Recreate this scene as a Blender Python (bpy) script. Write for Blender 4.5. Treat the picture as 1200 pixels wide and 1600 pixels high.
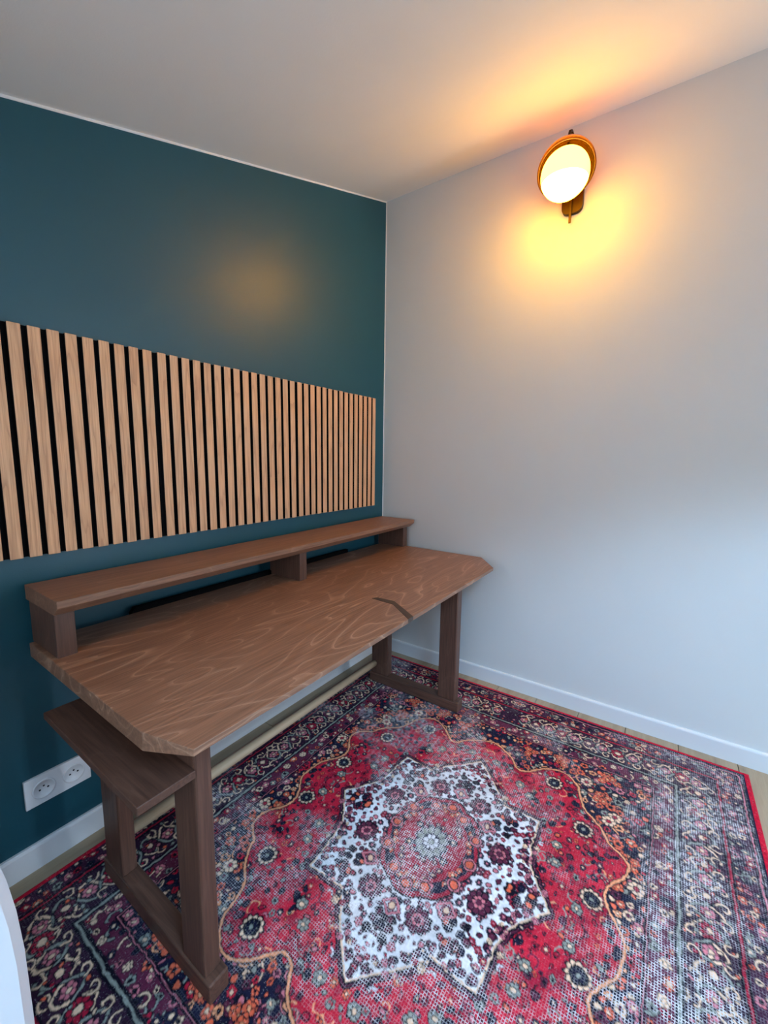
import bpy, bmesh, math, random
import numpy as np
from mathutils import Vector, Matrix

# ---------------------------------------------------------------- scene, camera, light
S = bpy.context.scene
C = S.collection
for o in list(bpy.data.objects):
    bpy.data.objects.remove(o)

cam_d = bpy.data.cameras.new('camera')
cam = bpy.data.objects.new('camera', cam_d)
C.objects.link(cam)
cam.location = (-2.0167, -1.3904, 1.1736)
cam.rotation_euler = (1.4378, -0.0135, -0.9689)
cam_d.sensor_fit = 'VERTICAL'
cam_d.sensor_height = 36.0
cam_d.lens = 645.84 / 1600 * 36.0
cam_d.clip_start = 0.02
S.camera = cam

W = bpy.data.worlds.new('sky')
S.world = W
W.use_nodes = True
bg = W.node_tree.nodes['Background']
bg.inputs[0].default_value = (0.55, 0.75, 1.0, 1)
bg.inputs[1].default_value = 1.0

S.view_settings.view_transform = 'Standard'
S.view_settings.look = 'None'
S.view_settings.gamma = 1.0
S.view_settings.use_curve_mapping = False
S.view_settings.exposure = 0.35
S.cycles.use_denoising = True

# room extents
CEIL0, SLOPE = 2.5465, 0.3246          # ceiling height at the white wall, rise per metre in x
XL, YF = -2.62, -4.20                  # left knee wall, wall behind the camera
# window in the low left wall, beside the camera: y0, y1, z0, z1, daylight power
LW = (-1.75, -0.55, 0.72, 1.52, 14.0)
# roof window in the slope behind the camera: x0, x1, y0, y1, daylight power
SKY = (-2.45, -1.80, -2.95, -1.75, 88.0)
# unseen fill window added in the end wall to brighten the green wall: x0, x1, z0, z1, daylight power
FILL_W = (-0.38, -0.02, 0.10, 2.25, 74.0)
DAY = (0.62, 0.80, 1.0)
DAY_ROOF = (0.40, 0.67, 1.0)
DAY_FILL = (0.68, 0.83, 1.0)

def daylight(name, loc, rot, sx, sy, power, col):
    d = bpy.data.lights.new(name, 'AREA')
    d.shape = 'RECTANGLE'; d.size = sx; d.size_y = sy
    d.energy = power; d.color = col
    o = bpy.data.objects.new(name, d); C.objects.link(o)
    o.location = loc; o.rotation_euler = rot
    return o
daylight('window_and_fill_daylight', (XL-0.10, (LW[0]+LW[1])/2, (LW[2]+LW[3])/2), (math.radians(88), 0, math.radians(-90)), LW[1]-LW[0], LW[3]-LW[2], LW[4], DAY)
daylight('window_and_fill_daylight', ((FILL_W[0]+FILL_W[1])/2, YF-0.10, (FILL_W[2]+FILL_W[3])/2), (math.radians(90), 0, 0), FILL_W[1]-FILL_W[0], FILL_W[3]-FILL_W[2], FILL_W[4], DAY_FILL)  # fill light outside the added end wall window
SLA = math.atan(SLOPE)
sxm = (SKY[0]+SKY[1])/2
daylight('roof_window_daylight', (sxm-0.16*math.sin(SLA), (SKY[2]+SKY[3])/2, CEIL0+SLOPE*sxm+0.16*math.cos(SLA)), (0, -SLA, 0),
         (SKY[1]-SKY[0])/math.cos(SLA), SKY[3]-SKY[2], SKY[4], DAY_ROOF)

# ---------------------------------------------------------------- helpers
def lin(r, g, b):
    f = lambda c: (c/255)/12.92 if c/255 <= 0.04045 else ((c/255+0.055)/1.055)**2.4
    return (f(r), f(g), f(b))

def obj(name, bm, mats, parent=None, smooth=False):
    me = bpy.data.meshes.new(name)
    bm.to_mesh(me); bm.free()
    o = bpy.data.objects.new(name, me); C.objects.link(o)
    for m in (mats if isinstance(mats, (list, tuple)) else [mats]):
        me.materials.append(m)
    if smooth:
        for p in me.polygons: p.use_smooth = True
    if parent is not None:
        o.parent = parent
        o.matrix_parent_inverse = Matrix.Translation(-parent.location)
    return o

def tag(o, label=None, cat=None, group=None, kind=None):
    if label: o['label'] = label
    if cat: o['category'] = cat
    if group: o['group'] = group
    if kind: o['kind'] = kind
    return o

def thing(name, loc, label, cat, group=None):
    o = bpy.data.objects.new(name, None); C.objects.link(o)
    o.location = loc; o.empty_display_size = 0.1
    return tag(o, label, cat, group)

def box(x0, x1, y0, y1, z0, z1, bev=0.0, bm=None, seg=1):
    b = bmesh.new()
    r = bmesh.ops.create_cube(b, size=1.0)
    for v in b.verts:
        v.co = ((x0+x1)/2+v.co.x*(x1-x0), (y0+y1)/2+v.co.y*(y1-y0), (z0+z1)/2+v.co.z*(z1-z0))
    if bev:
        bmesh.ops.bevel(b, geom=b.edges[:], offset=bev, segments=seg, affect='EDGES', profile=0.5)
    if bm is None: return b
    me = bpy.data.meshes.new('tmp'); b.to_mesh(me); b.free(); bm.from_mesh(me); bpy.data.meshes.remove(me)
    return bm

def poly(verts, faces, bev=0.0, seg=1):
    b = bmesh.new()
    vs = [b.verts.new(v) for v in verts]
    for f in faces: b.faces.new([vs[i] for i in f])
    bmesh.ops.recalc_face_normals(b, faces=b.faces[:])
    if bev:
        bmesh.ops.bevel(b, geom=b.edges[:], offset=bev, segments=seg, affect='EDGES', profile=0.5)
    return b

def prism_y(pts_xz, y0, y1, bev=0.0, seg=1):
    n = len(pts_xz)
    v = [(x, y0, z) for x, z in pts_xz] + [(x, y1, z) for x, z in pts_xz]
    f = [list(range(n)), list(range(2*n-1, n-1, -1))] + [[i, i+n, (i+1) % n+n, (i+1) % n] for i in range(n)]
    b = poly(v, f)
    if bev:
        es = [e for e in b.edges if abs(e.verts[0].co.y-e.verts[1].co.y) < 1e-6]
        bmesh.ops.bevel(b, geom=es, offset=bev, segments=seg, affect='EDGES', profile=0.5)
    return b

def lathe(profile, n=48, axis=None, centre=(0, 0, 0)):
    b = bmesh.new(); rings = []
    for r, h in profile:
        if r < 1e-6: rings.append([b.verts.new((0, 0, h))])
        else: rings.append([b.verts.new((r*math.cos(2*math.pi*k/n), r*math.sin(2*math.pi*k/n), h)) for k in range(n)])
    for a, c in zip(rings, rings[1:]):
        for k in range(n):
            k2 = (k+1) % n
            if len(a) == 1: b.faces.new((a[0], c[k], c[k2]))
            elif len(c) == 1: b.faces.new((a[k], c[0], a[k2]))
            else: b.faces.new((a[k], c[k], c[k2], a[k2]))
    bmesh.ops.recalc_face_normals(b, faces=b.faces[:])
    q = Vector(axis).to_track_quat('Z', 'Y') if axis else None
    for v in b.verts:
        if q: v.co = q @ v.co
        v.co += Vector(centre)
    return b

# ---------------------------------------------------------------- materials
class NT:
    def __init__(s, name):
        s.m = bpy.data.materials.new(name); s.m.use_nodes = True
        s.t = s.m.node_tree; s.p = s.t.nodes['Principled BSDF']
    def n(s, typ, **kw):
        x = s.t.nodes.new(typ)
        for k, v in kw.items():
            if k == 'i':
                for a, b in v.items(): x.inputs[a].default_value = b
            else: setattr(x, k, v)
        return x
    def l(s, a, b): s.t.links.new(a, b)
    def coord(s, scale=(1, 1, 1), loc=(0, 0, 0), rot=(0, 0, 0), rnd=0.0):
        c = s.n('ShaderNodeTexCoord'); mp = s.n('ShaderNodeMapping')
        mp.inputs['Scale'].default_value = scale; mp.inputs['Rotation'].default_value = rot
        mp.inputs['Location'].default_value = loc
        s.l(c.outputs['Object'], mp.inputs['Vector'])
        if rnd:
            oi = s.n('ShaderNodeObjectInfo'); mu = s.n('ShaderNodeVectorMath', operation='SCALE')
            mu.inputs['Scale'].default_value = rnd
            cb = s.n('ShaderNodeCombineXYZ')
            for k in range(3): s.l(oi.outputs['Random'], cb.inputs[k])
            s.l(cb.outputs[0], mu.inputs[0])
            ad = s.n('ShaderNodeVectorMath', operation='ADD')
            s.l(mp.outputs[0], ad.inputs[0]); s.l(mu.outputs[0], ad.inputs[1])
            return ad.outputs[0]
        return mp.outputs[0]
    def noise(s, vec, scale, detail=2, rough=0.5, dist=0.0):
        x = s.n('ShaderNodeTexNoise', i={'Scale': scale, 'Detail': detail, 'Roughness': rough, 'Distortion': dist})
        s.l(vec, x.inputs['Vector']); return x.outputs['Fac']
    def ramp(s, fac, stops):
        x = s.n('ShaderNodeValToRGB'); e = x.color_ramp.elements
        while len(e) < len(stops): e.new(0.5)
        for k, (pos, col) in enumerate(stops):
            e[k].position = pos; e[k].color = (*col, 1) if len(col) == 3 else col
        s.l(fac, x.inputs[0]); return x.outputs[0]
    def math(s, op, a, b=None, clamp=False):
        x = s.n('ShaderNodeMath', operation=op, use_clamp=clamp)
        for k, v in enumerate((a, b)):
            if v is None: continue
            if isinstance(v, (int, float)): x.inputs[k].default_value = v
            else: s.l(v, x.inputs[k])
        return x.outputs[0]
    def mix(s, fac, a, b, typ='MIX'):
        x = s.n('ShaderNodeMix', data_type='RGBA', blend_type=typ)
        for k, v in ((0, fac), (6, a), (7, b)):
            if isinstance(v, (int, float)): x.inputs[k].default_value = v
            elif isinstance(v, tuple): x.inputs[k].default_value = (*v, 1)
            else: s.l(v, x.inputs[k])
        return x.outputs[2]
    def bump(s, h, strength=0.1, dist=0.01):
        x = s.n('ShaderNodeBump', i={'Strength': strength, 'Distance': dist})
        s.l(h, x.inputs['Height']); s.l(x.outputs[0], s.p.inputs['Normal'])
    def base(s, v):
        if isinstance(v, tuple): s.p.inputs['Base Color'].default_value = (*v, 1)
        else: s.l(v, s.p.inputs['Base Color'])
    def set(s, **kw):
        for k, v in kw.items(): s.p.inputs[k.replace('_', ' ')].default_value = v
        return s.m

def paint(name, col, rough=0.6, var=0.04, bump=0.06, spec=0.5):
    t = NT(name); v = t.coord()
    a = tuple(c*(1-var) for c in col); b = tuple(min(1, c*(1+var)) for c in col)
    t.base(t.ramp(t.noise(v, 2.5, 4), [(0.3, a), (0.7, b)]))
    t.bump(t.noise(v, 260, 2), bump, 0.002)
    return t.set(Roughness=rough, Specular_IOR_Level=spec)

def plain(name, col, rough=0.5, metal=0.0, var=0.06):
    t = NT(name); v = t.coord()
    a = tuple(c*(1-var) for c in col); b = tuple(min(1, c*(1+var)) for c in col)
    t.base(t.ramp(t.noise(v, 40, 3), [(0.3, a), (0.7, b)]))
    return t.set(Roughness=rough, Metallic=metal)

def stained_wood(name, dark, mid, light, axis='x', lines=9.0, fig=1.0, line_amt=0.55, rough=0.42, seed=0.0):
    """Brown-stained veneer: broad figure drawn as contour lines, fine pores along the grain."""
    t = NT(name)
    sc = {'x': (1.7, 6.0, 6.0), 'y': (6.0, 1.7, 6.0), 'z': (6.0, 6.0, 1.7)}[axis]
    scf = {'x': (6, 160, 160), 'y': (160, 6, 160), 'z': (160, 160, 6)}[axis]
    v = t.coord(tuple(c*fig for c in sc), (seed, seed*0.7, seed*1.3), rnd=3.0)
    vf = t.coord(scf, rnd=5.0)
    big = t.noise(v, 1.0, 1.6, 0.45, 0.9)
    ph = t.math('FRACT', t.math('MULTIPLY', big, lines))
    line = t.ramp(ph, [(0.0, (1, 1, 1)), (0.07, (0.55,)*3), (0.16, (0.12,)*3), (0.6, (0, 0, 0)), (1.0, (0.22,)*3)])
    fine = t.noise(vf, 1.0, 3, 0.6)
    patch = t.noise(t.coord((1.2, 1.2, 1.2), rnd=2.0), 2.2, 3)
    c0 = t.mix(t.ramp(fine, [(0.3, (0, 0, 0)), (0.75, (1, 1, 1))]), dark, mid)
    c1 = t.mix(t.math('MULTIPLY', line, t.math('MULTIPLY', line_amt, t.ramp(patch, [(0.35, (0.25,)*3), (0.65, (1,)*3)]))), c0, light)
    c2 = t.mix(t.math('MULTIPLY', t.ramp(patch, [(0.3, (0,)*3), (0.7, (1,)*3)]), 0.25), c1, dark)
    t.base(c2)
    t.bump(fine, 0.12, 0.002)
    return t.set(Roughness=rough)

M = {}
M['green'] = paint('petrol_green_paint', lin(20, 76, 90), 0.40, 0.05, 0.10)
M['white'] = paint('white_wall_paint', lin(214, 214, 212), 0.65, 0.015, 0.10)
M['ceil'] = paint('white_ceiling_paint', lin(240, 238, 234), 0.8, 0.02, 0.14)
M['trim'] = paint('white_trim_paint', lin(222, 223, 224), 0.35, 0.015, 0.02)
M['plastic'] = plain('white_plastic', lin(228, 228, 230), 0.35, 0, 0.01)
M['chairwhite'] = plain('white_lacquer', lin(214, 216, 220), 0.3, 0, 0.01)
M['hole'] = plain('black_hole', (0.004, 0.004, 0.005), 0.6)
M['brass'] = plain('aged_brass', lin(64, 50, 28), 0.5, 1.0, 0.1)
M['black'] = plain('black_metal', (0.003, 0.003, 0.0035), 0.9)
M['black'].node_tree.nodes['Principled BSDF'].inputs['Specular IOR Level'].default_value = 0.1
D1, D2, D3 = lin(114, 80, 62), lin(160, 115, 89), lin(216, 170, 138)
M['wood_top'] = stained_wood('walnut_stained_veneer', D1, D2, D3, 'x', 11.0, 1.0, 0.75, 0.40)
E1, E2, E3 = lin(78, 52, 42), lin(112, 77, 61), lin(152, 114, 94)  # same stain darkened: shade painted into legs, supports, rails and side shelf
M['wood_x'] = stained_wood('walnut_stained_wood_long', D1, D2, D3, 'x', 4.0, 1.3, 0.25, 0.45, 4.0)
M['shaded_wood_y'] = stained_wood('walnut_stained_wood_deep_shaded', E1, E2, E3, 'y', 5.0, 1.3, 0.25, 0.5, 7.0)
M['shaded_wood_z'] = stained_wood('walnut_stained_wood_upright_shaded', E1, E2, E3, 'z', 5.0, 1.3, 0.30, 0.45, 2.0)
M['inlay'] = stained_wood('dark_inlay_wood', lin(62, 44, 34), lin(84, 62, 48), lin(96, 74, 60), 'y', 3.0, 1.0, 0.2, 0.45, 1.0)
M['dowel'] = stained_wood('pale_beech', lin(196, 166, 132), lin(210, 182, 150), lin(220, 194, 164), 'x', 3.0, 1.0, 0.2, 0.55, 3.0)

def oak():
    t = NT('oak_veneer')
    v = t.coord((22, 22, 1.6), rnd=9.0)
    big = t.noise(v, 1.0, 2, 0.5, 0.6)
    ph = t.math('FRACT', t.math('MULTIPLY', big, 7.0))
    line = t.ramp(ph, [(0.0, (1, 1, 1)), (0.25, (0.2,)*3), (0.6, (0, 0, 0)), (1.0, (0.4,)*3)])
    fine = t.noise(t.coord((420, 420, 9), rnd=5.0), 1.0, 2, 0.6)
    c = t.mix(t.ramp(fine, [(0.35, (0,)*3), (0.7, (1,)*3)]), lin(204, 152, 112), lin(232, 184, 142))
    c = t.mix(t.math('MULTIPLY', line, 0.55), c, lin(158, 106, 72))
    oi = t.n('ShaderNodeObjectInfo')
    c = t.mix(t.math('MULTIPLY', oi.outputs['Random'], 0.25), c, lin(232, 178, 134))
    t.base(c); t.bump(fine, 0.1, 0.001)
    return t.set(Roughness=0.55)
M['oak'] = oak()
def felt():
    t = NT('black_felt'); v = t.coord()
    t.base(t.ramp(t.noise(v, 900, 2), [(0.3, (0.003, 0.003, 0.0035)), (0.7, (0.008, 0.008, 0.009))]))
    return t.set(Roughness=0.95, Specular_IOR_Level=0.1)
M['felt'] = felt()

def floor_wood():
    t = NT('greige_oak_floor')
    v = t.coord((1.4, 14, 14), rnd=11.0)
    big = t.noise(v, 1.0, 3, 0.55, 0.7)
    fine = t.noise(t.coord((12, 260, 260), rnd=6.0), 1.0, 2, 0.6)
    c = t.ramp(big, [(0.25, lin(132, 112, 88)), (0.5, lin(170, 150, 122)), (0.75, lin(184, 166, 138))])
    c = t.mix(t.math('MULTIPLY', t.ramp(fine, [(0.4, (0,)*3), (0.7, (1,)*3)]), 0.3), c, lin(134, 116, 92))
    knot = t.ramp(t.noise(t.coord((5, 9, 9), rnd=4.0), 1.0, 1), [(0.70, (0,)*3), (0.76, (1,)*3)])
    c = t.mix(t.math('MULTIPLY', knot, 0.5), c, lin(98, 78, 60))
    oi = t.n('ShaderNodeObjectInfo')
    c = t.mix(t.math('MULTIPLY', oi.outputs['Random'], 0.25), c, lin(150, 132, 106))
    t.base(c); t.bump(fine, 0.08, 0.001)
    return t.set(Roughness=0.5)
M['plank'] = floor_wood()
M['sub'] = plain('dark_subfloor', lin(70, 58, 46), 0.8)

def glass_pane():
    t = NT('window_glass'); tr = t.n('ShaderNodeBsdfTransparent'); gl = t.n('ShaderNodeBsdfGlossy', i={'Roughness': 0.02})
    fr = t.n('ShaderNodeFresnel', i={'IOR': 1.3}); mx = t.n('ShaderNodeMixShader')
    t.l(fr.outputs[0], mx.inputs[0]); t.l(tr.outputs[0], mx.inputs[1]); t.l(gl.outputs[0], mx.inputs[2])
    t.l(mx.outputs[0], t.t.nodes['Material Output'].inputs['Surface']); return t.m
M['pane'] = glass_pane()

# ---------------------------------------------------------------- room shell
def ceil_z(x): return CEIL0 + SLOPE*x
def struct(name, bm, m, parent=None, label=None):
    o = obj(name, bm, m, parent)
    if parent is None: tag(o, label, kind='structure')
    return o

T = 0.12
struct('wall_back', poly([(XL-T, 0, 0), (0, 0, 0), (0, 0, CEIL0), (XL-T, 0, ceil_z(XL-T)),
                          (XL-T, T, 0), (0, T, 0), (0, T, CEIL0), (XL-T, T, ceil_z(XL-T))],
                         [(0, 1, 2, 3), (7, 6, 5, 4), (0, 4, 5, 1), (1, 5, 6, 2), (2, 6, 7, 3), (3, 7, 4, 0)]),
       M['green'], label='petrol green painted wall behind the desk')
struct('wall_right', box(0, T, YF-T, T, 0, CEIL0), M['white'], label='white painted wall with the lit wall lamp')
lw = bmesh.new()
for a in ((YF, LW[0], 0, ceil_z(XL)), (LW[1], 0, 0, ceil_z(XL)), (LW[0], LW[1], 0, LW[2]), (LW[0], LW[1], LW[3], ceil_z(XL))):
    box(XL-T, XL, a[0], a[1], a[2], a[3], bm=lw)
struct('wall_left', lw, M['white'], label='low white wall with a window under the slope')
fw = bmesh.new()
def pan(xa, xb, za, zb0, zb1):
    b = poly([(xa, YF, za), (xb, YF, za), (xb, YF, zb1), (xa, YF, zb0),
              (xa, YF-T, za), (xb, YF-T, za), (xb, YF-T, zb1), (xa, YF-T, zb0)],
             [(0, 1, 2, 3), (7, 6, 5, 4), (0, 4, 5, 1), (1, 5, 6, 2), (2, 6, 7, 3), (3, 7, 4, 0)])
    me = bpy.data.meshes.new('tmp'); b.to_mesh(me); b.free(); fw.from_mesh(me); bpy.data.meshes.remove(me)
pan(XL-T, FILL_W[0], 0, ceil_z(XL-T), ceil_z(FILL_W[0]))
pan(FILL_W[1], 0, 0, ceil_z(FILL_W[1]), CEIL0)
pan(FILL_W[0], FILL_W[1], 0, FILL_W[2], FILL_W[2])
pan(FILL_W[0], FILL_W[1], FILL_W[3], ceil_z(FILL_W[0]), ceil_z(FILL_W[1]))
struct('wall_front', fw, M['white'], label='white end wall with an added tall fill window behind the viewer')
def slab(xa, xb, ya, yb, d0=0.0, d1=T, bm=None):
    """piece of the sloping roof between two depths measured upward"""
    b = poly([(xa, ya, ceil_z(xa)+d0), (xb, ya, ceil_z(xb)+d0), (xb, yb, ceil_z(xb)+d0), (xa, yb, ceil_z(xa)+d0),
              (xa, ya, ceil_z(xa)+d1), (xb, ya, ceil_z(xb)+d1), (xb, yb, ceil_z(xb)+d1), (xa, yb, ceil_z(xa)+d1)],
             [(0, 1, 2, 3), (7, 6, 5, 4), (0, 4, 5, 1), (1, 5, 6, 2), (2, 6, 7, 3), (3, 7, 4, 0)])
    if bm is None: return b
    me = bpy.data.meshes.new('tmp'); b.to_mesh(me); b.free(); bm.from_mesh(me); bpy.data.meshes.remove(me); return bm
cb = bmesh.new()
for a in ((XL-T, SKY[0], YF-T, T), (SKY[1], T, YF-T, T), (SKY[0], SKY[1], YF-T, SKY[2]), (SKY[0], SKY[1], SKY[3], T)): slab(*a, bm=cb)
struct('ceiling', cb, M['ceil'], label='white sloping attic ceiling')
rw = bmesh.new(); e_ = 0.05
for a in ((SKY[0], SKY[0]+e_, SKY[2], SKY[3]), (SKY[1]-e_, SKY[1], SKY[2], SKY[3]), (SKY[0]+e_, SKY[1]-e_, SKY[2], SKY[2]+e_), (SKY[0]+e_, SKY[1]-e_, SKY[3]-e_, SKY[3])):
    slab(*a, 0.06, 0.11, rw)
rwin = struct('window_2', rw, M['trim'], label='white framed roof window in the slope behind the viewer')
struct('pane', slab(SKY[0]+e_, SKY[1]-e_, SKY[2]+e_, SKY[3]-e_, 0.082, 0.087), M['pane'], rwin)
def window(name, label, a0, a1, z0, z1, mk):
    """mk(a, b, depth0, depth1, z0, z1, bm) makes a box along the wall"""
    w1 = bmesh.new()
    for a in ((a0, a0+0.06, z0, z1), (a1-0.06, a1, z0, z1), (a0+0.06, a1-0.06, z0, z0+0.06), (a0+0.06, a1-0.06, z1-0.06, z1)):
        mk(a[0], a[1], 0.03, 0.09, a[2], a[3], w1)
    win = struct(name, w1, M['trim'], label=label)
    am = (a0+a1)/2
    struct('mullion', mk(am-0.03, am+0.03, 0.035, 0.085, z0+0.06, z1-0.06, None), M['trim'], win)
    for p_, q_ in ((a0+0.06, am-0.03), (am+0.03, a1-0.06)):
        struct('pane', mk(p_, q_, 0.058, 0.062, z0+0.06, z1-0.06, None), M['pane'], win)
mky = lambda a, b, d0, d1, z0, z1, bm: box(XL-d1, XL-d0, a, b, z0, z1, bm=bm)
mkx = lambda a, b, d0, d1, z0, z1, bm: box(a, b, YF-d1, YF-d0, z0, z1, bm=bm)
window('fill_window', 'tall narrow white framed window added for fill light in the end wall', FILL_W[0], FILL_W[1], FILL_W[2], FILL_W[3], mkx)
window('window_1', 'white framed window in the low left wall', LW[0], LW[1], LW[2], LW[3], mky)

# floor: sub floor with separate planks running along x
fl = struct('floor', box(XL-T, T, YF-T, T, -0.06, -0.0125), M['sub'], label='greige oak plank floor')
PW = 0.19
rnd = random.Random(5)
row = 0; y = 0.0
meshes = {}
while y > YF:
    y2 = max(y-PW, YF)
    xs = [0.0]; x = -rnd.uniform(0.35, 1.25)
    while x > XL+0.25: xs.append(x); x -= 1.28
    xs.append(XL)
    for a, b in zip(xs, xs[1:]):
        L, Wd = a-b-0.002, y-y2-0.002
        key = (round(L, 3), round(Wd, 3))
        if key not in meshes:
            bmx = box(0, L, 0, Wd, -0.0125, 0.0, 0.0012)
            me = bpy.data.meshes.new('plank'); bmx.to_mesh(me); bmx.free(); me.materials.append(M['plank']); meshes[key] = me
        pk = bpy.data.objects.new('plank', meshes[key]); C.objects.link(pk); pk.parent = fl
        pk.location = (b+0.001, y2+0.001, rnd.uniform(-0.0004, 0))
    y = y2; row += 1

HB = 0.0755
def base_prof(n0, n1, fixed, along):
    """skirting: flat board with a rounded top edge"""
    pr = [(0, 0), (0.012, 0), (0.012, HB-0.008), (0.0105, HB-0.003), (0.007, HB), (0, HB)]
    if along == 'x':
        v = [(n0, fixed-d, z) for d, z in pr]+[(n1, fixed-d, z) for d, z in pr]
    else:
        v = [(fixed-d, n0, z) for d, z in pr]+[(fixed-d, n1, z) for d, z in pr]
    n = len(pr)
    return poly(v, [list(range(n)), list(range(2*n-1, n-1, -1))]+[[i, i+n, (i+1) % n+n, (i+1) % n] for i in range(n)])
struct('baseboard_back', base_prof(XL, 0, 0, 'x'), M['trim'], label='white skirting board along the green wall')
struct('baseboard_right', base_prof(YF, -0.0125, 0, 'y'), M['trim'], label='white skirting board along the white wall')
# white caulk lines where the green paint stops
def strip_top():
    h = 0.007
    return poly([(XL, -0.0012, ceil_z(XL)-h), (-0.001, -0.0012, CEIL0-h), (-0.001, -0.0012, CEIL0), (XL, -0.0012, ceil_z(XL)),
                 (XL, 0.0, ceil_z(XL)-h), (-0.001, 0.0, CEIL0-h), (-0.001, 0.0, CEIL0), (XL, 0.0, ceil_z(XL))],
                [(0, 1, 2, 3), (7, 6, 5, 4), (0, 4, 5, 1), (1, 5, 6, 2), (2, 6, 7, 3), (3, 7, 4, 0)])
struct('trim_1', strip_top(), M['trim'], label='thin white caulk line between green wall and ceiling')
struct('trim_2', box(-0.004, 0, -0.0012, 0, HB, CEIL0-0.008), M['trim'], label='thin white caulk line in the wall corner')

# ---------------------------------------------------------------- rug (pattern drawn into a colour attribute)
RX0, RX1, RY0, RY1 = -1.935, -0.072, -1.735, -0.072
PC = (-1.005, -0.890)
def rug():
    rng = np.random.RandomState(11)
    q = 0.002
    UU, VV = 0.935, 0.85
    nu, nv = int(UU/q)+1, int(VV/q)+1
    U, V = np.meshgrid(np.arange(nu)*q, np.arange(nv)*q)
    NAVY, INK, PLUM, RED, CRIM = lin(28, 28, 52), lin(18, 16, 30), lin(96, 38, 62), lin(196, 34, 58), lin(164, 28, 54)
    ORG, PINK, CREAM, WHITE, SAGE, PEACH = lin(226, 104, 74), lin(206, 118, 130), lin(232, 196, 164), lin(226, 226, 230), lin(142, 146, 136), lin(236, 160, 116)
    col = np.empty((nv, nu, 3)); col[:] = NAVY

    def win(cx, cy, r):
        i0, i1 = max(0, int((cy-r)/q)), min(nv, int((cy+r)/q)+2)
        j0, j1 = max(0, int((cx-r)/q)), min(nu, int((cx+r)/q)+2)
        return (slice(i0, i1), slice(j0, j1)) if i1 > i0 and j1 > j0 else None
    def flower(cx, cy, r, n, pet, out, cen, rot=0.0, sq=1.0, veins=True, cr=0.32, mask=None):
        s = win(cx, cy, r*1.3)
        if s is None: return
        du, dv = U[s]-cx, (V[s]-cy)/sq
        d = np.hypot(du, dv)/r; th = np.arctan2(dv, du)+rot
        lob = 0.80+0.20*np.abs(np.cos(n*th/2))
        sub = col[s]; ok = np.ones(d.shape, bool) if mask is None else mask[s]
        sub[(d < lob) & ok] = out
        pin = (d < lob*0.84)
        if veins: pin &= np.abs(np.cos(n*th/2)) > 0.28
        sub[pin & ok] = pet
        sub[(d < cr*1.35) & ok] = out
        sub[(d < cr) & ok] = cen
    def dot(cx, cy, r, c1, c2, sq=1.0, ang=0.0, mask=None):
        s = win(cx, cy, r*1.6)
        if s is None: return
        a, b = U[s]-cx, V[s]-cy
        ca, sa = math.cos(ang), math.sin(ang)
        d = np.hypot(a*ca+b*sa, (-a*sa+b*ca)/sq)/r
        sub = col[s]; ok = np.ones(d.shape, bool) if mask is None else mask[s]
        sub[(d < 1) & ok] = c1; sub[(d < 0.62) & ok] = c2
    def segdist(P, s):
        d = np.full(U[s].shape, 9.0)
        for (ax, ay), (bx, by) in zip(P, P[1:]):
            vx, vy = bx-ax, by-ay; L = vx*vx+vy*vy+1e-12
            t = np.clip(((U[s]-ax)*vx+(V[s]-ay)*vy)/L, 0, 1)
            d = np.minimum(d, np.hypot(U[s]-ax-t*vx, V[s]-ay-t*vy))
        return d
    def stroke(P, w, c, edge=None, ew=0.0025, mask=None):
        P = [tuple(p) for p in P]
        xs = [p[0] for p in P]; ys = [p[1] for p in P]
        s = win((min(xs)+max(xs))/2, (min(ys)+max(ys))/2, max(max(xs)-min(xs), max(ys)-min(ys))/2+w+ew+0.004)
        if s is None: return
        d = segdist(P, s); ok = np.ones(d.shape, bool) if mask is None else mask[s]
        if edge is not None: col[s][(d < w/2+ew) & ok] = edge
        col[s][(d < w/2) & ok] = c
    def inside(P):
        ins = np.zeros(U.shape, bool)
        for (ax, ay), (bx, by) in zip(P, P[1:]+P[:1]):
            cr = ((ay > V) != (by > V))
            with np.errstate(divide='ignore', invalid='ignore'):
                xi = (bx-ax)*(V-ay)/((by-ay) if by != ay else 1e-9)+ax
            ins ^= cr & (U < xi)
        return ins
    def spiral(cx, cy, r, a0, turns, sgn=1):
        return [(cx+r*(1-0.72*k/14)*math.cos(a0+sgn*turns*2*math.pi*k/14), cy+r*(1-0.72*k/14)*math.sin(a0+sgn*turns*2*math.pi*k/14)) for k in range(15)]
    def smooth(P, it=2):
        for _ in range(it):
            Q = [P[0]]
            for a, b in zip(P, P[1:]):
                Q += [(a[0]*.75+b[0]*.25, a[1]*.75+b[1]*.25), (a[0]*.25+b[0]*.75, a[1]*.25+b[1]*.75)]
            P = Q+[P[-1]]
        return P
    def scatter(mask, n, rmin, rmax, sep, kinds):
        pts = []
        tries = 0
        while len(pts) < n and tries < n*40:
            tries += 1
            x, y = rng.uniform(0, UU), rng.uniform(0, VV)
            if not mask[min(nv-1, int(y/q)), min(nu-1, int(x/q))]: continue
            if any((x-a)**2+(y-b)**2 < (sep*(r0+rmin))**2 for a, b, r0 in pts): continue
            r = rng.uniform(rmin, rmax); pts.append((x, y, r))
            kinds(x, y, r)
        return pts

    # regions of the quarter
    scal = smooth([(0, .512), (.05, .508), (.09, .475), (.13, .452), (.18, .468), (.215, .50), (.262, .505), (.293, .475), (.305, .445), (.345, .428), (.375, .402),
            (.40, .362), (.445, .345), (.492, .335), (.527, .300), (.540, .262), (.520, .215), (.490, .185), (.450, .150), (.455, .120), (.492, .098), (.512, .072), (.535, .03), (.545, 0)], 2)
    redP = scal+[(0, 0)]
    red = inside(redP)
    whiteP = [(0, .345), (.05, .305), (.10, .272), (.155, .258), (.268, .250), (.262, .140), (.30, .112), (.345, .07), (.415, 0), (0, 0)]
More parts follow.
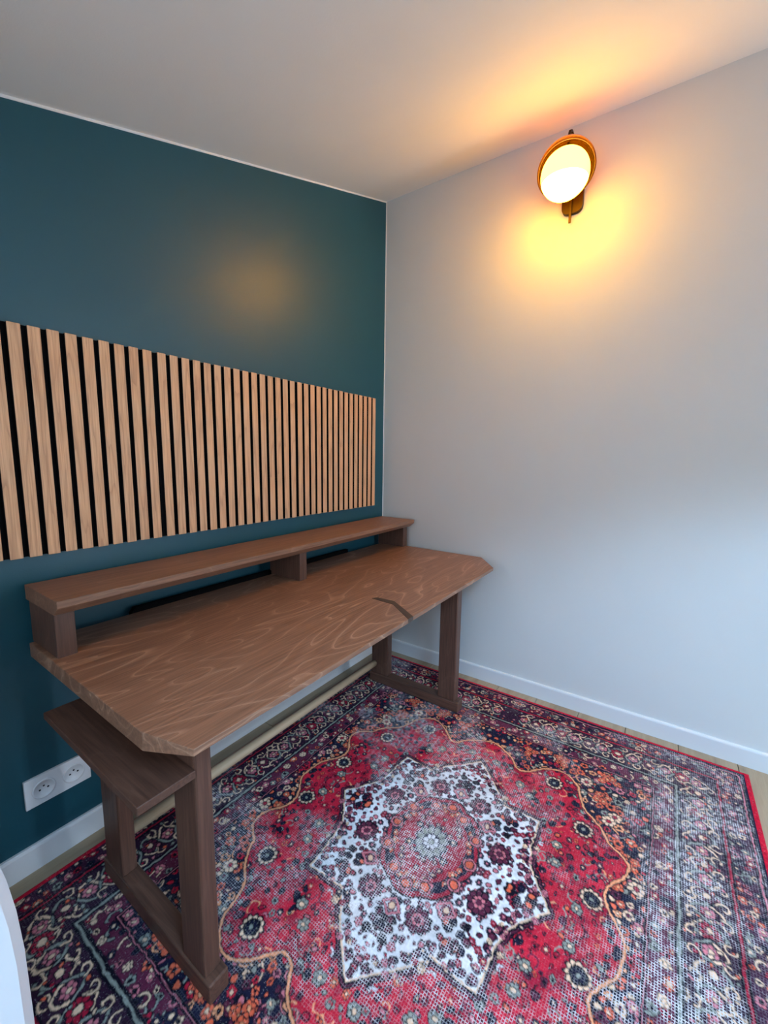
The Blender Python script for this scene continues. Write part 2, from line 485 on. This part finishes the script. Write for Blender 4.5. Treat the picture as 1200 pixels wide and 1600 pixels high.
    wht = inside(whiteP)
    dv, du = 0.0, 0.0
    # distance from the field edge: bands measured from the outer edge, same on both axes
    eb = np.minimum(0.932-U, 0.845-V)          # 0 at the edge
    field = eb > 0.297
    # ---- dark field: scrolls and flowers
    fm = field & ~red
    for _ in range(150):
        x, y = rng.uniform(0, .64), rng.uniform(0, .56)
        stroke(spiral(x, y, rng.uniform(.018, .04), rng.uniform(0, 6.28), rng.uniform(.5, .9), rng.choice([-1, 1])), .004,
               [CREAM, SAGE, PEACH, PINK, PLUM][rng.randint(5)], INK, .002, fm)
    def k_field(x, y, r):
        c = [ORG, ORG, PINK, RED, CREAM, SAGE, PEACH, PLUM][rng.randint(8)]
        if rng.rand() < .55: flower(x, y, r, rng.randint(5, 8), c, INK, [INK, CREAM, PLUM][rng.randint(3)], rng.uniform(0, 6), 1, True, .28, fm)
        else: dot(x, y, r*.8, INK, c, rng.uniform(.5, 1), rng.uniform(0, 3.14), fm)
    scatter(fm, 330, .007, .019, .95, k_field)
    for x, y in ((.424, .452), (.537, .350), (.397, .436), (.20, .525)): flower(x, y, .024, 7, CREAM, INK, CRIM, .3, 1, True, .26, fm)
    for x, y in ((.492, .402), (.572, .135), (.28, .508), (.185, .462), (.60, .25), (.60, .42)):
        for k in range(5): flower(x+rng.uniform(-.024, .024), y+rng.uniform(-.024, .024), .017, 5, ORG, INK, PEACH, rng.uniform(0, 6), 1, True, .25, fm)
    # ---- red ground
    col[red] = RED
    sh = np.sin(U*61)*np.cos(V*47)+np.sin(U*23+1)*np.sin(V*31)
    col[red & (sh > .75)] = CRIM
    d = segdist(scal, (slice(0, nv), slice(0, nu)))
    col[d < .0060] = INK
    col[d < .0032] = PEACH
    rm = red & (d > .007)
    for _ in range(110):
        x, y = rng.uniform(0, .54), rng.uniform(0, .52)
        stroke(spiral(x, y, rng.uniform(.012, .028), rng.uniform(0, 6.28), rng.uniform(.4, .8), rng.choice([-1, 1])), .0035,
               [PLUM, INK, SAGE, PEACH, PLUM][rng.randint(5)], None, 0, rm)
    def k_red(x, y, r):
        c = [SAGE, CRIM, PLUM, ORG, NAVY, PINK, PLUM, CRIM, NAVY][rng.randint(9)]
        if rng.rand() < .6: flower(x, y, r, rng.randint(4, 7), c, INK, [RED, INK, CREAM][rng.randint(3)], rng.uniform(0, 6), rng.uniform(.6, 1), True, .3, rm)
        else: dot(x, y, r*.8, INK, c, rng.uniform(.4, 1), rng.uniform(0, 3.14), rm)
    scatter(rm, 330, .006, .014, 1.0, k_red)
    for _ in range(26):
        x, y = rng.uniform(0, .52), rng.uniform(0, .50)
        for k in range(5):
            a = rng.uniform(0, 6.28)
            dot(x+.016*math.cos(a), y+.016*math.sin(a), .011, INK, [NAVY, NAVY, SAGE, PLUM][rng.randint(4)], .6, a, rm)
    for x, y in ((.463, .256), (.315, .375), (.10, .43)):
        dot(x, y, .037, CRIM, RED, 1, 0, rm)
        flower(x, y, .034, 11, CREAM, INK, SAGE, .2, 1, True, .45, rm); flower(x, y, .017, 8, NAVY, INK, SAGE, 0, 1, True, .3, rm)
    for x, y in ((.21, .315), (.15, .325), (.352, .195), (.385, .155), (.44, .05), (.05, .40)):
        flower(x, y, .018, 6, SAGE, INK, CREAM, .5, 1, True, .3, rm)
    # ---- white medallion
    d = segdist(whiteP[:-1], (slice(0, nv), slice(0, nu)))
    col[(d < .013) & ~wht] = INK
    col[(d < .009) & ~wht] = PLUM
    col[(d < .005) & ~wht] = INK
    col[wht] = WHITE
    col[wht & (d < .0045)] = CREAM
    wm = wht & (d > .006)
    def k_w(x, y, r):
        c = [PLUM, NAVY, PINK, PLUM, CRIM][rng.randint(5)]
        if rng.rand() < .5: flower(x, y, r, 6, c, INK, PINK, rng.uniform(0, 6), 1, True, .3, wm)
        else: dot(x, y, r*.85, INK, c, rng.uniform(.6, 1), rng.uniform(0, 3.14), wm)
    scatter(wm, 270, .006, .013, 0.98, k_w)
    # rows of plum buds along the edge
    for (ax, ay), (bx, by) in zip(whiteP[:-2], whiteP[1:-1]):
        L = math.hypot(bx-ax, by-ay); n = max(1, int(L/.026))
        nx, ny = (by-ay)/L, -(bx-ax)/L
        if nx*(.12-ax)+ny*(.1-ay) < 0: nx, ny = -nx, -ny
        for k in range(n):
            t = (k+.5)/n
            dot(ax+(bx-ax)*t+nx*.019, ay+(by-ay)*t+ny*.019, .0105, INK, PLUM, .85, rng.uniform(0, 3), wm)
    # ragged edge: small plum and navy florets growing across the outline, save at the pointed corners
    em = (d < .026) & (np.hypot(U-.268, V-.250) > .05) & (np.hypot(U-.415, V) > .05) & (np.hypot(U, V-.345) > .04)
    def k_e(x, y, r): flower(x, y, r, 6, [PLUM, PINK, NAVY, CREAM, WHITE, CRIM][rng.randint(6)], INK, [PINK, CREAM][rng.randint(2)], rng.uniform(0, 6), 1, True, .3, em)
    scatter(em, 75, .007, .012, 1.0, k_e)
    for x, y, s_ in ((.185, .165, 1.0), (.0, .272, 1.1), (.285, .008, 1.1)):
        for k in range(11):
            a = rng.uniform(0, 6.28); rr = .036*s_*math.sqrt(rng.rand())
            dot(x+rr*math.cos(a), y+rr*math.sin(a), .0125, INK, [NAVY, PLUM, NAVY, ORG, INK][rng.randint(5)], .8, a, wm)
    for x, y in ((.082, .185), (.211, .074)):
        flower(x, y, .037, 9, PLUM, INK, SAGE, 0, 1, True, .30); flower(x, y, .020, 7, PINK, INK, PLUM, .3, 1, True, .34)
    for x, y in ((.149, .122), (.222, .0)):
        stroke([(x-.022, y), (x, y+.026), (x+.022, y), (x, y-.026), (x-.022, y)], .006, PINK, INK, .002)
        dot(x, y, .013, PLUM, CREAM, .8)
    # ---- centre flower
    th = np.arctan2(V/.78, U); rr = np.hypot(U, V/.78)
    lobe = .168+.012*np.abs(np.cos(4*th))
    col[(rr < lobe+.006)] = INK
    col[(rr < lobe)] = CRIM
    col[(rr < lobe-.013)] = NAVY
    ring = (rr < .132) & (rr > .0)
    col[ring] = CRIM
    cm = rr < .15
    def k_c(x, y, r):
        flower(x, y, r, 6, [PINK, RED, NAVY, PLUM, ORG][rng.randint(5)], INK, CREAM, rng.uniform(0, 6), 1, True, .3, cm)
    scatter(cm, 40, .007, .015, 1.1, k_c)
    for x, y in ((.080, .110), (.128, .050), (.152, .0), (.0, .125)):
        flower(x, y, .024, 5, PINK, INK, ORG, .2, 1, False, .45)
    flower(0, 0, .062, 12, SAGE, NAVY, WHITE, 0, .9, True, .35)
    flower(0, 0, .030, 8, WHITE, NAVY, SAGE, 0, .9, True, .30)

    # ---- borders (eb = distance from the edge)
    def band(a, b, c): col[(eb < a) & (eb >= b)] = c
    band(.297, .225, PLUM); band(.297, .285, INK); band(.292, .289, PINK)
    band(.235, .215, INK); band(.228, .222, SAGE)
    band(.215, .110, lin(50, 26, 48))
    band(.110, .092, INK); band(.104, .098, CRIM)
    band(.092, .034, lin(66, 34, 58))
    band(.040, .022, INK); band(.033, .029, PINK)
    # main border: cream vine with rosettes
    def along(t, off):
        """t runs along the border centreline from (u=0, far v) to the corner and down; off across"""
        e = .1625-off
        Lu = .932-.1625
        if t < Lu: return (t, .845-e)
        return (.932-e, .845-.1625-(t-Lu))
    Ltot = (.932-.1625)+(.845-.1625)
    mb = (eb < .215) & (eb > .110)
    for ph in (0, .5):
        P = [along(t, .034*math.sin((t/.105+ph)*2*math.pi)) for t in np.arange(0, Ltot, .008)]
        for a in range(0, len(P)-8, 8): stroke(P[a:a+9], .0058, CREAM if ph == 0 else SAGE, INK, .002, mb)
    for k in range(int(Ltot/.0525)):
        c = along(k*.0525+.026, 0)
        if k % 2: flower(*c, .027, 8, [PLUM, CRIM][k//2 % 2], INK, CREAM, .3, 1, True, .32, mb)
        else:
            flower(*c, .02, 6, PINK, INK, CREAM, 0, 1, True, .3, mb)
        for s_ in (-1, 1):
            c2 = along(k*.0525+.008, s_*.036)
            stroke(spiral(c2[0], c2[1], .017, rng.uniform(0, 6), .8, s_), .0042, CREAM, INK, .0018, mb)
    def k_b(x, y, r): dot(x, y, r, INK, [ORG, CREAM, PINK, CRIM, SAGE][rng.randint(5)], .8, rng.uniform(0, 3), mb)
    scatter(mb, 150, .005, .009, 1.3, k_b)
    b1 = (eb < .285) & (eb > .235); b2 = (eb < .092) & (eb > .040)
    def mk(mask):
        def f(x, y, r):
            c = [PINK, CREAM, ORG, CRIM, SAGE, NAVY][rng.randint(6)]
            flower(x, y, r, rng.randint(4, 7), c, INK, [INK, CREAM][rng.randint(2)], rng.uniform(0, 6), 1, True, .3, mask)
        return f
    for _ in range(140):
        x, y = rng.uniform(0, UU), rng.uniform(0, VV)
        stroke(spiral(x, y, .02, rng.uniform(0, 6.28), .7, 1), .0045, [CREAM, SAGE][rng.randint(2)], INK, .002, b1 | b2)
    scatter(b1, 120, .008, .016, 1.0, mk(b1)); scatter(b2, 150, .007, .014, 1.0, mk(b2))

    # ---- full rug grid
    step = 0.0023
    nx, ny = int(round((RX1-RX0)/step)), int(round((RY1-RY0)/step))
    X, Y = np.meshgrid(np.linspace(RX0, RX1, nx+1), np.linspace(RY0, RY1, ny+1))
    def vnoise(sx, sy, seed):
        r_ = np.random.RandomState(seed)
        gx, gy = (X-RX0)/sx, (Y-RY0)/sy
        g = r_.rand(int(gy.max())+3, int(gx.max())+3)
        i, j = gy.astype(int), gx.astype(int); fy, fx = gy-i, gx-j
        fy, fx = fy*fy*(3-2*fy), fx*fx*(3-2*fx)
        return (g[i, j]*(1-fx)+g[i, j+1]*fx)*(1-fy)+(g[i+1, j]*(1-fx)+g[i+1, j+1]*fx)*fy
    wob = .004
    A = np.abs(X-PC[0]+wob*(vnoise(.05, .05, 1)-.5)+.0045*(vnoise(.010, .010, 6)-.5)); B = np.abs(Y-PC[1]+wob*(vnoise(.05, .05, 2)-.5)+.0045*(vnoise(.010, .010, 7)-.5))
    fa, fb = np.clip(A/q, 0, nu-1.001), np.clip(B/q, 0, nv-1.001)
    j, i = fa.astype(int), fb.astype(int); fx, fy = (fa-j)[..., None], (fb-i)[..., None]
    full = (col[i, j]*(1-fx)+col[i, np.minimum(j+1, nu-1)]*fx)*(1-fy)+(col[np.minimum(i+1, nv-1), j]*(1-fx)+col[np.minimum(i+1, nv-1), np.minimum(j+1, nu-1)]*fx)*fy
    full *= (.82+.36*vnoise(.03, .03, 3))[..., None]*(.85+.3*vnoise(.0046, .0046, 9))[..., None]
    # selvedge
    ed = np.minimum(np.minimum(X-RX0, RX1-X), np.minimum(Y-RY0, RY1-Y))
    full[ed < .016] = np.array(lin(196, 26, 52))
    full[ed < .016] *= (.75+.5*vnoise(.006, .006, 4))[ed < .016][..., None]
    # wear: worn-through patches, strongest in the centre and along the near border
    wear = .55*vnoise(.22, .22, 21)+.45*vnoise(.07, .07, 22)
    cen = np.exp(-(((X-PC[0])/.13)**2+((Y-PC[1])/.10)**2))
    near = np.clip((-1.18-Y)/.45, 0, 1)*np.clip((X+1.55)/.3, 0, 1)
    wear = np.clip((wear-.47)*4.5, 0, 1)*.70+.8*cen+.45*near*(.3+vnoise(.09, .09, 23))
    wear *= (.35+.9*vnoise(.018, .018, 24))*np.clip((X+1.72)/.4, .12, 1)
    wear = np.clip(wear, 0, 1)*(ed > .02)
    zt = .010+.0006*vnoise(.006, .006, 31)-.0008*wear
    zt[ed < .004] -= .002
    n = X.size
    co = np.empty((n, 3)); co[:, 0] = X.ravel(); co[:, 1] = Y.ravel(); co[:, 2] = zt.ravel()
    idx = np.arange(n).reshape(X.shape)
    quads = np.stack([idx[:-1, :-1], idx[:-1, 1:], idx[1:, 1:], idx[1:, :-1]], -1).reshape(-1, 4)
    # skirt down to the floor
    loop = np.concatenate([idx[0, :], idx[1:, -1], idx[-1, :-1][::-1], idx[1:-1, 0][::-1]])
    low = co[loop].copy(); low[:, 2] = 0.0005
    li = n+np.arange(len(loop))
    sk = np.stack([loop, li, np.roll(li, -1), np.roll(loop, -1)], -1)
    co = np.vstack([co, low]); quads = np.vstack([quads, sk])
    me = bpy.data.meshes.new('area_rug')
    me.vertices.add(len(co)); me.vertices.foreach_set('co', co.astype(np.float32).ravel())
    me.loops.add(quads.size); me.loops.foreach_set('vertex_index', quads.astype(np.int32).ravel())
    me.polygons.add(len(quads)); me.polygons.foreach_set('loop_start', np.arange(0, quads.size, 4, dtype=np.int32))
    me.update(calc_edges=True)
    rgba = np.ones((len(co), 4), np.float32); rgba[:n, :3] = full.reshape(-1, 3); rgba[n:, :3] = lin(190, 26, 50)
    ca = me.attributes.new('dye', 'FLOAT_COLOR', 'POINT'); ca.data.foreach_set('color', rgba.ravel())
    wa = me.attributes.new('wear', 'FLOAT', 'POINT'); wv = np.zeros(len(co), np.float32); wv[:n] = wear.ravel(); wa.data.foreach_set('value', wv)
    # material
    t = NT('woven_rug')
    dye = t.n('ShaderNodeAttribute', attribute_name='dye'); we = t.n('ShaderNodeAttribute', attribute_name='wear')
    vec = t.coord()
    sep = t.n('ShaderNodeSeparateXYZ'); t.l(vec, sep.inputs[0])
    def hatch(o, per, off):
        f = t.math('FRACT', t.math('DIVIDE', t.math('ADD', o, off), per))
        return t.ramp(f, [(0.0, (1,)*3), (0.22, (1,)*3), (0.34, (0,)*3), (0.9, (0,)*3), (1.0, (1,)*3)])
    nz = t.noise(vec, 30, 2)
    hx = hatch(t.math('ADD', sep.outputs[0], t.math('MULTIPLY', nz, .006)), .0062, 5.0); hy = hatch(t.math('ADD', sep.outputs[1], t.math('MULTIPLY', nz, .006)), .0062, 5.0)
    h = t.math('MAXIMUM', hx, hy)
    brk = t.ramp(t.noise(vec, 90, 2), [(0.40, (0,)*3), (0.58, (1,)*3)])
    fac = t.math('MULTIPLY', t.math('MULTIPLY', h, t.math('ADD', t.math('MULTIPLY', brk, .8), .2)), t.math('MULTIPLY', we.outputs['Fac'], 1.15), True)
    spk = t.math('MULTIPLY', t.ramp(t.noise(vec, 240, 2), [(0.62, (0,)*3), (0.72, (1,)*3)]), .22)
    fac = t.math('MAXIMUM', fac, spk)
    t.base(t.mix(fac, dye.outputs['Color'], lin(214, 212, 216)))
    t.bump(t.noise(vec, 420, 2), .35, .002)
    me.materials.append(t.set(Roughness=0.95, Specular_IOR_Level=0.1))
    o = bpy.data.objects.new('area_rug', me); C.objects.link(o)
    return tag(o, 'worn red and navy patterned rug with white central medallion under the desk', 'rug')
rug()

# ---------------------------------------------------------------- desk
DZ = 0.675
desk = thing('studio_desk', (-0.98, -0.40, 0.0), 'dark brown wooden desk with raised monitor shelf standing on patterned rug', 'desk')
top = [(-1.690, -0.040), (-1.695, -0.646), (-1.666, -0.764), (-0.205, -0.764), (-0.048, -0.645), (-0.044, -0.040)]
zb = [DZ-.038, DZ-.038, DZ-.014, DZ-.014, DZ-.038, DZ-.038]
obj('tabletop', poly([(x, y, DZ) for x, y in top]+[(x, y, z) for (x, y), z in zip(top, zb)],
    [(0, 1, 2, 3, 4, 5), (6, 7, 10, 11), (7, 8, 9, 10)]+[(i, (i+1) % 6, (i+1) % 6+6, i+6) for i in range(6)], 0.0016, 2), M['wood_top'], desk)
tag(desk.children[0], 'figured brown veneer top with cut corners')
# inlaid key: an angled strip from the front edge
ik = [(-0.873, -0.561), (-0.854, -0.572), (-0.850, -0.640), (-0.931, -0.7645), (-0.961, -0.7645), (-0.880, -0.655)]
n = len(ik)
obj('inlay_strip', poly([(x, y, DZ+.0008) for x, y in ik]+[(x, y, DZ-.013) for x, y in ik],
    [list(range(n)), list(range(2*n-1, n-1, -1))]+[(i, (i+1) % n, (i+1) % n+n, i+n) for i in range(n)]), M['inlay'], desk)
tag(desk.children[1], 'dark angled inlay at the front edge')
# raised shelf
RT = 0.828
pr = [(-0.020, RT), (-0.242, RT), (-0.242, RT-.018), (-0.216, RT-.040), (-0.020, RT-.040)]
v = [(-1.683, y, z) for y, z in pr]+[(-0.040, y, z) for y, z in pr]
obj('monitor_shelf', poly(v, [list(range(5)), list(range(9, 4, -1))]+[(i, (i+1) % 5, (i+1) % 5+5, i+5) for i in range(5)], 0.0014, 2), M['wood_x'], desk)
for xa, xb, yf in ((-1.680, -1.638, -.206), (-.881, -.843, -.211), (-.085, -.045, -.200)):
    obj('shelf_support', box(xa, xb, yf, -.032, DZ, RT-.040, .0012), M['shaded_wood_z'], desk)
# black cable tray lip behind the top
cl = [(-1.437, DZ-.03), (-0.372, DZ-.03), (-0.372, DZ+.016), (-1.425, DZ+.016), (-1.437, DZ)]
obj('cable_tray', prism_y(cl, -.0395, -.022), M['black'], desk)
tag(desk.children[-1], 'black metal cable tray edge')
# leg frames
def frame(xa, xb):
    for y0_, y1_ in ((-.667, -.580), (-.293, -.195)):
        obj('leg', box(xa, xb, y0_, y1_, .058, DZ-.038, .005, seg=2), M['shaded_wood_z'], desk)
    obj('foot_bar', box(xa-.003, xb+.006, -.686, -.185, 0.0107, .058, .004, seg=2), M['shaded_wood_y'], desk)
    obj('top_rail', box(xa+.004, xb-.004, -.580, -.293, DZ-.09, DZ-.038, .002), M['shaded_wood_y'], desk)
frame(-1.612, -1.574)
frame(-.366, -.322)
obj('rod', lathe([(0, -1.574), (.0165, -1.574), (.0165, -.366), (0, -.366)], 24, (1, 0, 0), (0, -.213, .110)), M['dowel'], desk, True)
tag(desk.children[-1], 'pale round wooden stretcher rod')
desk.children[-1].data.polygons.foreach_set('use_smooth', [len(p_.vertices) == 4 for p_ in desk.children[-1].data.polygons])
# side shelf at the outer face of the near frame
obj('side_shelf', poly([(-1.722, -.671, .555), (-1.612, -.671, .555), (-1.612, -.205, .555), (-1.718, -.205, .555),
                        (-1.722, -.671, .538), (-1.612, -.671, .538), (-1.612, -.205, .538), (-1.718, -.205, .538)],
                       [(0, 1, 2, 3), (7, 6, 5, 4), (0, 4, 5, 1), (1, 5, 6, 2), (2, 6, 7, 3), (3, 7, 4, 0)], .0012, 1), M['shaded_wood_y'], desk)

# ---------------------------------------------------------------- slat panels
ZT, ZB = 1.4918, 0.8982
def slat_mesh():
    b = box(0, .027, -.012, 0, 0, ZT-ZB, .0008)
    me = bpy.data.meshes.new('slat')
    for f in b.faces:
        f.material_index = 0 if (f.normal.y < -.6 or abs(f.normal.z) > .6) else 1
    b.to_mesh(me); b.free(); me.materials.append(M['oak']); me.materials.append(M['felt']); return me
sm = slat_mesh()
plab = ['oak slat acoustic panel nearest the white wall corner, above the desk',
        'oak slat acoustic panel in the middle of the three on green wall',
        'oak slat acoustic panel farthest from the white wall, cut by photo edge']
rs = random.Random(3)
for k in range(3):
    xr = -(0.111+0.6*k+(.002, .003, .0075)[k]*(k > 0))
    th = thing('slat_panel', (xr-.3, 0, ZB), plab[k], 'wall panel', 'oak slat panels on the green wall')
    obj('backing', box(xr-.587-.0125, xr+.0, -.009, -.0002, ZB+.0005, ZT-.0005), M['felt'], th)
    for i in range(15):
        s = bpy.data.objects.new('slat', sm); C.objects.link(s); s.parent = th
        s.location = (xr-.04*i-.027-(xr-.3), -.009, rs.uniform(-.0008, .0008))

# ---------------------------------------------------------------- double power outlet
ox0, ox1, oz0, oz1 = -1.7266, -1.570, .188, .274
out = thing('power_outlet', ((ox0+ox1)/2, 0, oz0), 'white double power outlet low on the green wall', 'outlet')
obj('plate', box(ox0, ox1, -.010, -.0002, oz0, oz1, .0018, seg=2), M['plastic'], out)
oz = (oz0+oz1)/2
for cx in (ox0+.0425, ox1-.0425):
    so = obj('socket', lathe([(.0275, .0), (.0275, .0018), (.0255, .0030), (.0235, .0030), (.0225, .0004), (0, .0004)], 40, (0, -1, 0), (cx, -.0098, oz)), M['plastic'], out, True)
    for dx, dz, r in ((-.0095, 0, .0026), (.0095, 0, .0026), (0, .0085, .0024)):
        h = obj('pin_hole', lathe([(0, 0), (r, 0), (r, .0006), (0, .0006)], 14, (0, -1, 0), (cx+dx, -.0101, oz+dz)), M['hole'], None)
        h.parent = so

# ---------------------------------------------------------------- wall lamp
LC = Vector((-.145, -.952, 2.285))
lamp = thing('wall_lamp', (0, -.955, 2.20), 'lit globe wall lamp with amber glass hood and brass bracket', 'lamp')
def rounded_rect(y0_, y1_, z0_, z1_, r, x0_, x1_):
    pts = []
    for cy, cz, a0 in ((y1_-r, z1_-r, 0), (y0_+r, z1_-r, 90), (y0_+r, z0_+r, 180), (y1_-r, z0_+r, 270)):
        for k in range(7):
            a = math.radians(a0+15*k); pts.append((cy+r*math.cos(a), cz+r*math.sin(a)))
    n = len(pts)
    b = poly([(x0_, y_, z_) for y_, z_ in pts]+[(x1_, y_, z_) for y_, z_ in pts],
             [list(range(n)), list(range(2*n-1, n-1, -1))]+[(i, (i+1) % n, (i+1) % n+n, i+n) for i in range(n)])
    return b
obj('back_plate', rounded_rect(-1.000, -.918, 2.200, 2.365, .026, -.020, -.0005), M['brass'], lamp)
# flat brass strap: up the plate, then hooked forward over the globe
def strap():
    path = [(-.026, 2.160), (-.026, 2.30), (-.027, 2.395), (-.032, 2.430), (-.045, 2.455), (-.068, 2.468), (-.095, 2.468), (-.118, 2.455), (-.130, 2.432), (-.133, 2.390)]
    b = bmesh.new(); w, t_ = .009, .0035; rings = []
    for k, (x, z) in enumerate(path):
        a = path[max(0, k-1)]; c = path[min(len(path)-1, k+1)]
        d = Vector((c[0]-a[0], c[1]-a[1])).normalized(); nn = Vector((-d.y, d.x))
        rings.append([b.verts.new((x+nn.x*e*t_/2*2, -.955+f*w/2, z+nn.y*e*t_/2*2)) for e, f in ((-1, -1), (1, -1), (1, 1), (-1, 1))])
    for a, c in zip(rings, rings[1:]):
        for k in range(4): b.faces.new((a[k], a[(k+1) % 4], c[(k+1) % 4], c[k]))
    b.faces.new(rings[0]); b.faces.new(rings[-1][::-1])
    bmesh.ops.recalc_face_normals(b, faces=b.faces[:]); return b
obj('strap', strap(), M['brass'], lamp)
def emis(name, col, s_, back=1.0):
    # the opal glass glows less on the side that faces the wall: graded so the wall beside the lamp stays less bright
    t = NT(name); e = t.n('ShaderNodeEmission')
    sx = t.n('ShaderNodeSeparateXYZ'); t.l(t.coord(), sx.inputs[0])
    mr = t.n('ShaderNodeMapRange', interpolation_type='SMOOTHSTEP', i={1: LC.x-.05, 2: LC.x+.07, 3: s_, 4: s_*back})
    t.l(sx.outputs[0], mr.inputs[0]); t.l(mr.outputs[0], e.inputs[1])
    v = t.coord(); t.l(t.ramp(t.noise(v, 12, 1), [(0.3, tuple(c*.98 for c in col)), (0.7, col)]), e.inputs[0])
    t.l(e.outputs[0], t.t.nodes['Material Output'].inputs['Surface']); return t.m
M['opal_lo'] = emis('lit_opal_glass', (1.0, 0.45, 0.022), 110.0, 0.055)
M['opal_hi'] = emis('dim_lit_opal_glass', (1.0, 0.40, 0.042), 12.0, 0.5)
RG = .090
up = [(RG*math.cos(math.radians(a)), RG*math.sin(math.radians(a))*.98) for a in range(-18, 91, 6)]
dn = [(RG*math.cos(math.radians(a)), RG*math.sin(math.radians(a))*.98) for a in range(-18, -91, -6)]
up[-1] = (0, up[-1][1]); dn[-1] = (0, dn[-1][1])
obj('globe_top', lathe(up, 48, None, LC), M['opal_hi'], lamp, True)
obj('globe_bowl', lathe(dn, 48, None, LC-Vector((0, 0, .0005))), M['opal_lo'], lamp, True)
tag(lamp.children[-1], 'glowing white glass bowl')
# amber hood: thick half shell behind and above the globe
def amber():
    t = NT('amber_glass')
    tr = t.n('ShaderNodeBsdfTransparent'); gl = t.n('ShaderNodeBsdfGlossy', i={'Roughness': 0.08}); df = t.n('ShaderNodeBsdfTranslucent')
    v = t.coord(); c = t.ramp(t.noise(v, 18, 2), [(0.3, (1.0, .82, .06)), (0.7, (1.0, .88, .08))])
    t.l(c, tr.inputs[0]); df.inputs[0].default_value = (.60, .31, .03, 1)
    m1 = t.n('ShaderNodeMixShader', i={0: .45}); t.l(tr.outputs[0], m1.inputs[1]); t.l(df.outputs[0], m1.inputs[2])
    fr = t.n('ShaderNodeFresnel', i={'IOR': 1.4}); m2 = t.n('ShaderNodeMixShader')
    t.l(fr.outputs[0], m2.inputs[0]); t.l(m1.outputs[0], m2.inputs[1]); t.l(gl.outputs[0], m2.inputs[2])
    t.l(m2.outputs[0], t.t.nodes['Material Output'].inputs['Surface']); return t.m
M['amber'] = amber()
RO, RI = .108, .101
prof = [(RI*math.cos(math.radians(a)), RI*math.sin(math.radians(a))) for a in range(90, -1, -6)]+[((RI+RO)/2, -.003)]+[(RO*math.cos(math.radians(a)), RO*math.sin(math.radians(a))) for a in range(0, 91, 6)]
prof[0] = (0, RI); prof[-1] = (0, RO)
obj('amber_hood', lathe(prof, 56, (.56, .15, .81), LC+Vector((.012, 0, .020))), M['amber'], lamp, True)
tag(lamp.children[-1], 'amber glass hood with rounded rim')

# ---------------------------------------------------------------- white chair at the photo edge
chair = thing('chair', (-2.145, -.66, 0), 'white chair with rounded back at the bottom left photo edge', 'chair')
CX, CZ, CA, CB, YB = -2.144, .53, .230, .385, -.85
def arch(a, b_, zlow, n=28):
    pts = [(CX+a, zlow)]
    for k in range(n+1):
        t_ = math.pi*k/n; c_, s_ = math.cos(t_), math.sin(t_)
        pts.append((CX+a*math.copysign(abs(c_)**(2/3), c_), CZ+b_*abs(s_)**(2/3)))
    pts.append((CX-a, zlow)); return pts
def back_frame():
    b = bmesh.new(); n = None; L = []
    for inset, y_ in ((.000, YB+.030), (.000, YB+.012), (.010, YB), (.040, YB), (.043, YB+.006), (.043, YB+.030)):
        P = arch(CA-inset, CB-inset, .46); L.append([b.verts.new((x, y_, z)) for x, z in P]); n = len(P)
    L.append(L[0])
    for p_, q_ in zip(L, L[1:]):
        for k in range(n-1): b.faces.new((p_[k], p_[k+1], q_[k+1], q_[k]))
    for k in (0, n-1): b.faces.new([r[k] for r in L[:-1]])
    bmesh.ops.recalc_face_normals(b, faces=b.faces[:]); return b
obj('back_frame', back_frame(), M['chairwhite'], chair)
def cane():
    t = NT('white_woven_cane'); v = t.coord((140, 140, 140)); w_ = t.n('ShaderNodeTexChecker', i={'Scale': 1.0})
    t.l(v, w_.inputs['Vector']); t.base(t.mix(w_.outputs['Fac'], lin(214, 216, 216), lin(180, 184, 186)))
    return t.set(Roughness=.6)
M['cane'] = cane()
obj('back_panel', prism_y(arch(CA-.0425, CB-.0425, .46)[::-1], YB+.010, YB+.022), M['cane'], chair)
obj('seat', box(CX-.215, CX+.215, -.845, -.47, .425, .458, .012, seg=3), M['chairwhite'], chair)
for sx in (-1, 1):
    for yy in (-.825, -.50):
        obj('leg', lathe([(0, 0.0), (.013, 0.0), (.019, .426), (0, .426)], 16, None, (CX+sx*.185, yy, .0115 if sx > 0 else .0115)), M['chairwhite'], chair, True)
